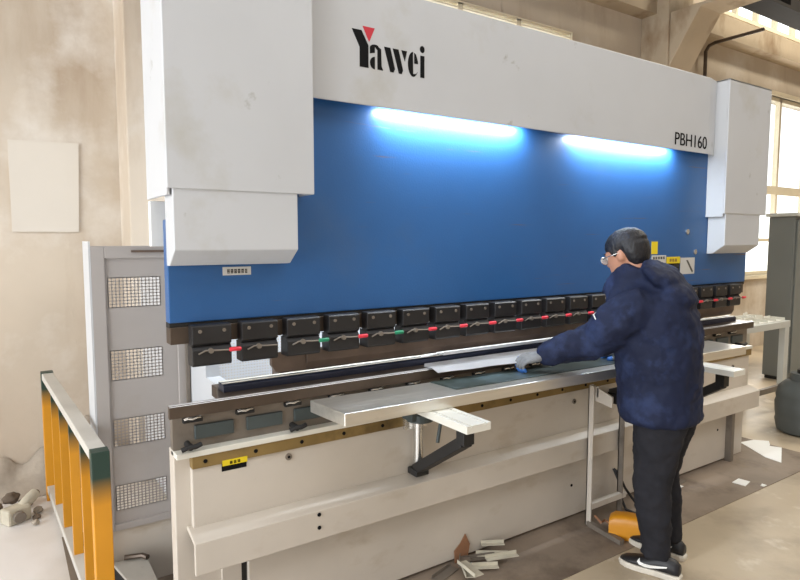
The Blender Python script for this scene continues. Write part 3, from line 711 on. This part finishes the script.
for i, (x, y, l_, w_, a) in enumerate(sp):
    mb = MB(); mb.obox((0, 0, 0), (l_, w_, .003), 0); mb.obox((0, w_/2, .008), (l_, .003, .018), 0)
    Rz = Matrix.Rotation(a, 3, 'Z'); mb.v = [tuple(Rz@Vector(v)+Vector((x, y, .008+.0065*i))) for v in mb.v]
    tag(obj('metal_offcut', mb, 'offwhite' if i % 3 else 'grim'), 'folded metal offcut in the heap at the foot of the press brake', 'offcut', 'metal offcuts on the floor')
mb = MB(); vs = [(1.80, 2.225, .0), (1.88, 2.225, .0), (1.90, 2.232, .07), (1.87, 2.232, .13), (1.84, 2.232, .09), (1.80, 2.231, .06)]
mb.add(vs+[(a, b-.004, c) for a, b, c in vs], [(0, 1, 2, 3, 4, 5), (11, 10, 9, 8, 7, 6)]+[(i, (i+1) % 6, 6+(i+1) % 6, 6+i) for i in range(6)])
mb.v = [(a+.0, b, c+.005) for a, b, c in mb.v]
o = obj('torn_card', mb, 'rust'); tag(o, 'small torn brown card leaning on the press brake base by the offcuts', 'card')

# ------------------------------------------------------------------ worker
PF = Vector((-.2425, .970, 0)); PL = Vector((-.970, -.2425, 0)); PO = Vector((2.64, 1.67, 0)); UZ = Vector((0, 0, 1))
def Q(s, o, z): return PO+PF*s+PL*o+UZ*z
def ering(c, u, v, ru, rv, n=24, p=1.):
    r = []
    for k in range(n):
        t = 2*PI*k/n; a, b = math.cos(t), math.sin(t)
        a = math.copysign(abs(a)**p, a); b = math.copysign(abs(b)**p, b)
        r.append(Vector(c)+Vector(u)*a*ru+Vector(v)*b*rv)
    return r
def limb(mb, pts, n=16):
    """tapered limb: pts = [(point, radius)], rounded ends, gently interpolated"""
    P_ = [Vector(p) for p, r in pts]; R_ = [r for p, r in pts]
    out = []; rr = []
    for i in range(len(P_)-1):
        p0 = P_[max(i-1, 0)]; p1 = P_[i]; p2 = P_[i+1]; p3 = P_[min(i+2, len(P_)-1)]
        for k in range(6):
            t = k/6
            out.append(.5*((2*p1)+(p2-p0)*t+(2*p0-5*p1+4*p2-p3)*t*t+(3*p1-p0-3*p2+p3)*t**3)); rr.append(R_[i]+(R_[i+1]-R_[i])*(t*t*(3-2*t)))
    out.append(P_[-1]); rr.append(R_[-1])
    d0 = (out[0]-out[1]).normalized(); d1 = (out[-1]-out[-2]).normalized()
    out = [out[0]+d0*rr[0]*.8, out[0]+d0*rr[0]*.5]+out+[out[-1]+d1*rr[-1]*.5, out[-1]+d1*rr[-1]*.8]
    rr = [rr[0]*.35, rr[0]*.8]+rr+[rr[-1]*.8, rr[-1]*.35]
    mb.tube(out, rr, n)
def remesh(o, vox, smooth=4, disp=None):
    r = o.modifiers.new('remesh', 'REMESH'); r.mode = 'VOXEL'; r.voxel_size = vox; r.use_smooth_shade = True
    s = o.modifiers.new('smooth', 'SMOOTH'); s.iterations = smooth; s.factor = .6
    for (size, strength, depth) in (disp or []):
        t = bpy.data.textures.new('folds', 'CLOUDS'); t.noise_scale = size; t.noise_depth = depth
        d = o.modifiers.new('folds', 'DISPLACE'); d.texture = t; d.strength = strength; d.mid_level = .5; d.texture_coords = 'LOCAL'
    return o
# head frame
HC = Q(.200, 0, 1.530); hp = math.radians(20)
yaw = math.radians(-9); HY = PF*math.cos(yaw)+PL*math.sin(yaw); HS = PL*math.cos(yaw)-PF*math.sin(yaw)
HF = HY*math.cos(hp)-UZ*math.sin(hp); HU = UZ*math.cos(hp)+HY*math.sin(hp)
def Hd(f_, o_, z_): return HC+HF*f_+HS*o_+HU*z_
headprof = [(-.115, .06, .022, .022), (-.105, .052, .042, .038), (-.085, .036, .066, .054), (-.05, .018, .088, .066), (-.015, .008, .098, .073), (.02, .002, .102, .077), (.055, -.002, .098, .075), (.085, -.005, .08, .062), (.105, -.006, .05, .04), (.114, -.006, .018, .016)]
mb = MB()
mb.loft([ering(Hd(c, 0, z), HF, HS, d, w_, 28) for z, c, d, w_ in headprof])
mb.loft([ering(Hd(.098, 0, .012), HF, HS, .008, .009, 12), ering(Hd(.106, 0, -.012), HF, HS, .014, .013, 12), ering(Hd(.108, 0, -.028), HF, HS, .018, .018, 12), ering(Hd(.10, 0, -.036), HF, HS, .012, .014, 12)])
mb.loft([ering(Hd(.085, 0, .030), HF, HS, .017, .055, 16), ering(Hd(.09, 0, .022), HF, HS, .014, .05, 16)])
for sg in (1, -1):
    Re = Matrix((HF, HS, HU)).transposed()
    mb.ell(Hd(-.006, sg*.078, -.012), (.018, .008, .027), 14, 10, Re)
limb(mb, [(Hd(-.018, 0, -.05), .058), (Q(.11, 0, 1.42), .056), (Q(.06, 0, 1.34), .07)])
# trunk
mb.loft([ering(Q(c, 0, z), PF, PL, a, b, 28) for z, c, a, b in ((.80, .0, .10, .15), (.90, .01, .115, .16), (1.0, .02, .105, .15), (1.12, .035, .115, .165), (1.24, .045, .115, .18), (1.32, .05, .09, .16), (1.37, .06, .06, .08))])
SHL, ELL, WRL = Q(.065, .185, 1.285), Q(.268, .215, 1.115), Q(.442, .335, 1.045)
SHR, ELR, WRR = Q(.065, -.185, 1.285), Q(.05, -.25, 1.04), Q(.215, -.225, 1.005)
limb(mb, [(SHL, .058), (ELL, .042), (WRL, .028), (WRL+(WRL-ELL).normalized()*.05, .02)])
limb(mb, [(SHR, .058), (ELR, .042), (WRR, .028), (WRR+(WRR-ELR).normalized()*.05, .02)])
limb(mb, [(Q(-.01, .085, .84), .075), (Q(.006, .095, .46), .052), (Q(.0, .094, .28), .048), (Q(-.02, .09, .10), .032), (Q(.02, .088, .055), .022), (Q(.08, .09, .042), .012)])
limb(mb, [(Q(-.01, -.085, .84), .075), (Q(.034, -.10, .46), .052), (Q(.01, -.114, .28), .048), (Q(.0, -.126, .10), .032), (Q(.05, -.128, .055), .022), (Q(.11, -.13, .042), .012)])
W = obj('person', mb, 'skin', smooth='all'); remesh(W, .0075, 3)
tag(W, 'worker in navy padded jacket and black trousers reaching across the steel table', 'person')
W.modifiers['smooth'].iterations = 3
# face details
for sg in (1, -1):
    m2 = MB(); Re = Matrix((HF, HS, HU)).transposed(); m2.ell(Hd(.083, sg*.032, .004), (.014, .014, .011), 14, 10, Re); m2.ell(Hd(.0935, sg*.032, .003), (.005, .006, .006), 10, 8, Re, m=1)
    obj('eye', m2, ['labelw', 'labelk'], W, smooth='all')
    m2 = MB(); m2.tube([Hd(.097, sg*.016, .027), Hd(.098, sg*.034, .033), Hd(.086, sg*.052, .027)], [.003, .0045, .002], 8); obj('eyebrow', m2, 'hair', W, smooth='all')
m2 = MB(); m2.tube([Hd(.090, .024, -.062), Hd(.098, .010, -.060), Hd(.100, 0, -.061), Hd(.098, -.010, -.060), Hd(.090, -.024, -.062)], [.002, .006, .006, .006, .002], 8); obj('lips', m2, 'rust', W, smooth='all')
# hair
mb = MB()
mb.loft([ering(Hd(c, 0, z), HF, HS, d, w_, 28) for z, c, d, w_ in ((.030, -.006, .102, .084), (.055, -.008, .110, .088), (.085, -.008, .098, .078), (.110, -.008, .074, .058), (.127, -.006, .035, .03))])
mb.loft([ering(Hd(c, 0, z), HF, HS, d, w_, 28) for z, c, d, w_ in ((-.072, -.050, .030, .045), (-.045, -.050, .050, .064), (-.01, -.050, .062, .079), (.03, -.040, .076, .084), (.07, -.02, .085, .08))])
for sg in (1, -1): mb.loft([ering(Hd(.020, sg*.074, -.005), HF, HS, .012, .006, 10), ering(Hd(.02, sg*.078, .04), HF, HS, .04, .008, 10)])
remesh(obj('hair', mb, 'hair', W, smooth='all'), .006, 3, [(.012, .004, 2)])
# spectacles
mb = MB()
for sg in (1, -1):
    mb.tube([Hd(-.006, sg*.082, .006), Hd(.06, sg*.077, .008), Hd(.098, sg*.064, .006)], .0022, 6)
    mb.tube([Hd(.112-.004*(1-math.cos(t)), sg*.035+.027*math.cos(t), .0+.02*math.sin(t)) if True else None for t in [2*PI*k/20 for k in range(21)]], .002, 6)
mb.tube([Hd(.112, .010, .004), Hd(.115, 0, .008), Hd(.112, -.010, .004)], .002, 6)
sp_ = obj('spectacles', mb, 'chrome', W, smooth='all')
mb = MB()
for sg in (1, -1): mb.loft([ering(Hd(.109, sg*.035, 0), HS, HU, .026, .019, 16), ering(Hd(.1105, sg*.035, 0), HS, HU, .026, .019, 16)])
obj('lenses', mb, 'lens', sp_)
# jacket
mb = MB()
J = ((.735, .016, .172, .205), (.755, .016, .182, .218), (.82, .02, .182, .214), (.95, .024, .184, .212), (1.06, .036, .196, .218), (1.15, .046, .202, .224), (1.24, .066, .204, .226), (1.30, .084, .192, .210), (1.345, .098, .174, .165), (1.385, .112, .150, .125), (1.42, .11, .105, .10))
mb.loft([ering(Q(c, 0, z), PF, PL, a, b, 32, .88) for z, c, a, b in J])
limb(mb, [(Q(.085, .165, 1.27), .112), (Q(.170, .205, 1.20), .106), (ELL, .090), (ELL.lerp(WRL, .5)+Vector((0, 0, .004)), .078), (WRL, .062)], 20)
limb(mb, [(Q(.05, -.165, 1.275), .098), (Q(.05, -.22, 1.17), .084), (ELR, .074), (ELR.lerp(WRR, .5), .062), (WRR, .048)], 20)
# collar and hood
cu_ = (PF*.9+UZ*.35).normalized()
mb.loft([ering(Q(.135, 0, 1.33), PF, PL, .185, .13, 24), ering(Q(.150, 0, 1.385), PF, PL, .160, .112, 24), ering(Q(.135, 0, 1.43), cu_, PL, .122, .105, 24), ering(Q(.125, 0, 1.465), cu_, PL, .098, .096, 24)])
Rh = Matrix(((PF*.78+UZ*.62), PL, (UZ*.78-PF*.62))).transposed()
mb.ell(Q(.018, 0, 1.425), (.115, .155, .052), 24, 14, Rh)
mb.ell(Q(-.055, 0, 1.350), (.082, .140, .050), 24, 14, Rh)
mb.ell(Q(-.095, 0, 1.318), (.040, .105, .040), 24, 14, Rh)
jk = remesh(obj('jacket', mb, 'jacket', W, smooth='all'), .0095, 3, [(.07, .022, 1), (.025, .006, 1)])
# cuff direction, badge
ca = (WRL-ELL).normalized()
mb = MB(); sA, sB = Q(.085, .165, 1.27), ELL; bx = (sB-sA).normalized(); bc0 = sA.lerp(sB, .58)
n1 = Vector((-.82, -.57, 1.6)); n1 = (n1-bx*n1.dot(bx)).normalized(); by = n1.cross(bx).normalized(); bc = bc0+n1*.108
mb.obox(bc, (.030, .040, .014), mtx=Matrix((bx, by, n1)).transposed()); obj('sleeve_badge', mb, 'labelw', W)
# trousers
mb = MB()
mb.loft([ering(Q(c, 0, z), PF, PL, a, b, 28) for z, c, a, b in ((.72, -.01, .115, .15), (.80, -.005, .125, .165), (.92, .005, .125, .168), (1.0, .015, .118, .16))])
def leg(pts): 
    mb.loft([ering(Q(s, o, z), PF, PL, a, b, 24) for z, s, o, a, b in pts])
leg([(.86, -.012, .085, .125, .09), (.74, -.014, .088, .126, .092), (.62, -.006, .092, .108, .088), (.50, .004, .094, .094, .078), (.42, .008, .095, .088, .074), (.32, .000, .094, .084, .070), (.20, -.012, .092, .072, .062), (.12, -.018, .09, .068, .06), (.085, -.015, .09, .072, .062)])
leg([(.86, -.012, -.085, .125, .09), (.74, -.012, -.09, .124, .092), (.62, .006, -.096, .106, .086), (.50, .028, -.10, .092, .077), (.42, .036, -.104, .086, .072), (.32, .018, -.112, .082, .068), (.20, .005, -.12, .072, .062), (.12, .0, -.125, .068, .06), (.085, .0, -.127, .072, .062)])
remesh(obj('trousers', mb, 'trouser', W, smooth='all'), .010, 3, [(.05, .016, 1), (.02, .005, 1)])
# shoes
def shoe(heel, ang, o_side):
    d_ = PF*math.cos(ang)+PL*math.sin(ang); e_ = PL*math.cos(ang)-PF*math.sin(ang)
    # (x along, half width, top height)
    S_ = [(0, .026, .075), (.02, .034, .092), (.06, .036, .100), (.10, .038, .098), (.14, .043, .080), (.18, .047, .064), (.22, .046, .054), (.255, .036, .044), (.275, .018, .032)]
    mb = MB()
    def sec(x, hw, h, z0=.024, n=20):
        pts = []
        for k in range(n):
            t = 2*PI*k/n; a, b = math.cos(t), math.sin(t); a = math.copysign(abs(a)**.7, a); b = math.copysign(abs(b)**.7, b)
            tap = 1-.30*max(0, b)
            pts.append(heel+d_*x+e_*(a*hw*tap)+UZ*(z0+(h-z0)*(.5+.5*b)))
        return pts
    mb.loft([sec(*q) for q in S_])
    sh = obj('shoe', mb, 'shoe', W, smooth='all')
    mb = MB(); ol = [(-.008, .022), (.01, .036), (.06, .038), (.11, .040), (.16, .047), (.20, .050), (.24, .046), (.27, .030), (.284, .010)]
    pts = [heel+d_*x+e_*w_ for x, w_ in ol]+[heel+d_*x-e_*w_ for x, w_ in ol[::-1]]
    n = len(pts); vs = [p+UZ*.001 for p in pts]+[p+UZ*.02 for p in pts]+[p.lerp(heel+d_*.13, .05)+UZ*.028 for p in pts]
    mb.add(vs, [tuple(range(n))[::-1], tuple(range(2*n, 3*n))]+[(k*n+i, k*n+(i+1) % n, (k+1)*n+(i+1) % n, (k+1)*n+i) for k in range(2) for i in range(n)])
    obj('sole', mb, 'sole', sh, bevel=.002)
    # side mark
    mb = MB(); up_ = [(.075, .034), (.09, .050), (.11, .050), (.15, .056), (.20, .062)] ; top = [(.07, .052), (.085, .066), (.105, .066), (.15, .064), (.205, .066)]
    tk = [(.215-x, z) for x, z in ((.015, .058), (.06, .047), (.10, .040), (.13, .040), (.150, .050), (.148, .064), (.140, .056), (.122, .050), (.10, .050), (.06, .054), (.015, .062))]
    tk = [(.225-x, .094-z+.012) if False else (x, z) for x, z in tk]
    def side(x, z):
        for (x0, w0, h0), (x1, w1, h1) in zip(S_, S_[1:]):
            if x0 <= x <= x1:
                t = (x-x0)/(x1-x0); hw = w0+(w1-w0)*t; h = h0+(h1-h0)*t; break
        b = max(-1, min(1, (z-.024)/(h-.024)*2-1)); b_ = math.copysign(abs(b)**(1/.7), b); a = max(0, 1-b_*b_)**.35
        return heel+d_*x+e_*(o_side*(hw*a*(1-.30*max(0, b))+.0025))+UZ*z
    # ribbon: thick hook at the front, thin tail to the heel
    lo = [(.185, .050), (.172, .040), (.150, .034), (.125, .036), (.09, .046), (.05, .060)]
    hi = [(.178, .062), (.170, .053), (.150, .051), (.125, .052), (.09, .058), (.048, .066)]
    vs = [side(x, z) for x, z in lo]+[side(x, z) for x, z in hi]; k = len(lo)
    mb.add(vs, [(i, i+1, k+i+1, k+i) for i in range(k-1)]); mk = obj('side_mark', mb, 'paper', sh); mk['label'] = 'white curved tick mark'
    s_ = mk.modifiers.new('thick', 'SOLIDIFY'); s_.thickness = .0015
    mb = MB()
    for i in range(4):
        c = heel+d_*(.105+.018*i)+UZ*(.097-.010*i-.0035*i*i*.4); mb.tube([c+e_*.022, c+UZ*.006, c-e_*.022], .003, 6)
    obj('laces', mb, 'rubber', sh)
shoe(Q(-.130, .083, 0), math.radians(3), 1)
shoe(Q(-.085, -.128, 0), math.radians(-2), 1)
# gloves
def hand(wr, D, N, Tm, bends, thumb, name='glove'):
    D = D.normalized(); N = (N-D*N.dot(D)).normalized(); T_ = D.cross(N)*Tm
    mb = MB()
    mb.loft([ering(wr+D*x, T_, N, a, b, 20, .85) for x, a, b in ((-.03, .036, .026), (.0, .033, .022), (.03, .040, .020), (.065, .045, .0175), (.090, .043, .014), (.098, .036, .010))])
    tips = []
    for off, L_, r0, ex in ((.032, .074, .0105, 0), (.0105, .082, .0108, .06), (-.0115, .076, .0103, .12), (-.032, .060, .0092, .2)):
        p = wr+D*.070+T_*off*.95; a = 0; pts = [(p, r0), (wr+D*.092+T_*off, r0)]; p = wr+D*.092+T_*off
        for k, (fr, be) in enumerate(zip((.44, .31, .25), bends)):
            a += be+ex*.4; p = p+(D*math.cos(a)-N*math.sin(a)+T_*off*1.2).normalized()*L_*fr; pts.append((p, r0-.0008*(k+1)))
        limb(mb, pts, 12); tips.append(pts[-3:])
    th = [(wr+D*.022+T_*.022-N*.004, .015)]; p = wr+D*.022+T_*.022-N*.004
    for L_, dv in zip((.042, .034, .026), thumb):
        v = (D*dv[0]+T_*dv[1]+N*dv[2]).normalized(); p = p+v*L_; th.append((p, .013 if len(th) < 2 else .0108))
    limb(mb, th, 12)
    g_ = remesh(obj(name, mb, 'glove', W, smooth='all'), .0038, 2)
    mb = MB()
    for t_ in tips+[[None, (th[-2][0].lerp(th[-1][0], .4), .0108), (th[-1][0], .0106)]]:
        mb = MB(); limb(mb, [(t_[1][0], t_[1][1]+.0016), (t_[2][0], t_[2][1]+.0016)], 12)
        c_ = obj('fingertip', mb, 'glovepalm', g_, smooth='all'); c_['label'] = 'blue rubber fingertip'
    return g_
hand(WRL+ca*.028, Vector((-.87, .42, -.16)), Vector((-.1, -.25, 1)), 1, (.65, .75, .55), ((.5, .75, -.45), (.75, .6, -.35), (.9, .35, -.15)))
cr = (WRR-ELR).normalized()
hand(WRR+cr*.028, PF+Vector((0, 0, -.12)), Vector((0, 0, 1)), -1, (.15, .25, .2), ((.6, .75, -.3), (.85, .5, -.2), (.95, .3, -.1)))


# ------------------------------------------------------------------ camera
cam = bpy.data.cameras.new('camera'); co = bpy.data.objects.new('camera', cam); COL.objects.link(co); sc.camera = co
cam.sensor_width = 36; cam.lens = 36*600/800; cam.clip_start = .05; cam.clip_end = 200
co.location = (0, 0, 1.6)
pitch = math.atan(50/600); a_ = math.atan(908*math.cos(pitch)/600)
fwd = Vector((math.cos(a_)*math.cos(pitch), math.sin(a_)*math.cos(pitch), -math.sin(pitch)))
co.rotation_euler = fwd.to_track_quat('-Z', 'Y').to_euler()

# ------------------------------------------------------------------ light
w = bpy.data.worlds.new('world'); sc.world = w; w.use_nodes = True
bg = w.node_tree.nodes['Background']; bg.inputs[0].default_value = (.97, .99, 1, 1); bg.inputs[1].default_value = 3.2
def area(name, loc, aim, sx, sy, power, col=(1, 1, 1)):
    l = bpy.data.lights.new(name, 'AREA'); l.shape = 'RECTANGLE'; l.size = sx; l.size_y = sy; l.energy = power; l.color = col
    o = bpy.data.objects.new(name, l); COL.objects.link(o); o.location = loc
    o.rotation_euler = Vector(aim).to_track_quat('-Z', 'Y').to_euler()
    return o
area('doorway_daylight', (-6.6, .6, 2.6), (1, .05, 0), 5.4, 5., 680, (.90, .95, 1))
area('overhead_fill', (3, -2.0, 7.25), (0, 0, -1), 12, 3, 420, (.94, .97, 1))  # added overhead fill; the ceiling above it has no opening
area('front_fill', (3, -8.8, 4.0), (0, 1, 0), 14, 4, 60, (.97, .99, 1))  # added fill from the front; the wall behind it has no window
area('window_daylight', (9.9, 4.45, 2.4), (0, -1, 0), 2.8, 2.5, 200, (1, .97, .9))
area('warm_wall_fill', (9.5, 1.6, 6.9), (0, .25, -1), 2.5, 1.2, 420, (1, .93, .78))  # warm fill added to brighten the right of the back wall
area('rear_fill', (2.55, 2.50, 2.02), (0, .6, -1), 3.3, .06, 90, (.9, .96, 1))  # fill added with the unseen rear lamp, aimed at the rear guard
for x0, x1 in ((1.42, 2.27), (2.67, 3.60)):
    area('tube_glow', ((x0+x1)/2, 2.252, 2.171), (0, .5, -1), x1-x0, .012, 17, (.84, .92, 1))
sc.view_settings.view_transform = 'Standard'; sc.view_settings.look = 'None'; sc.view_settings.gamma = 1; sc.view_settings.use_curve_mapping = False
sc.view_settings.exposure = -.4
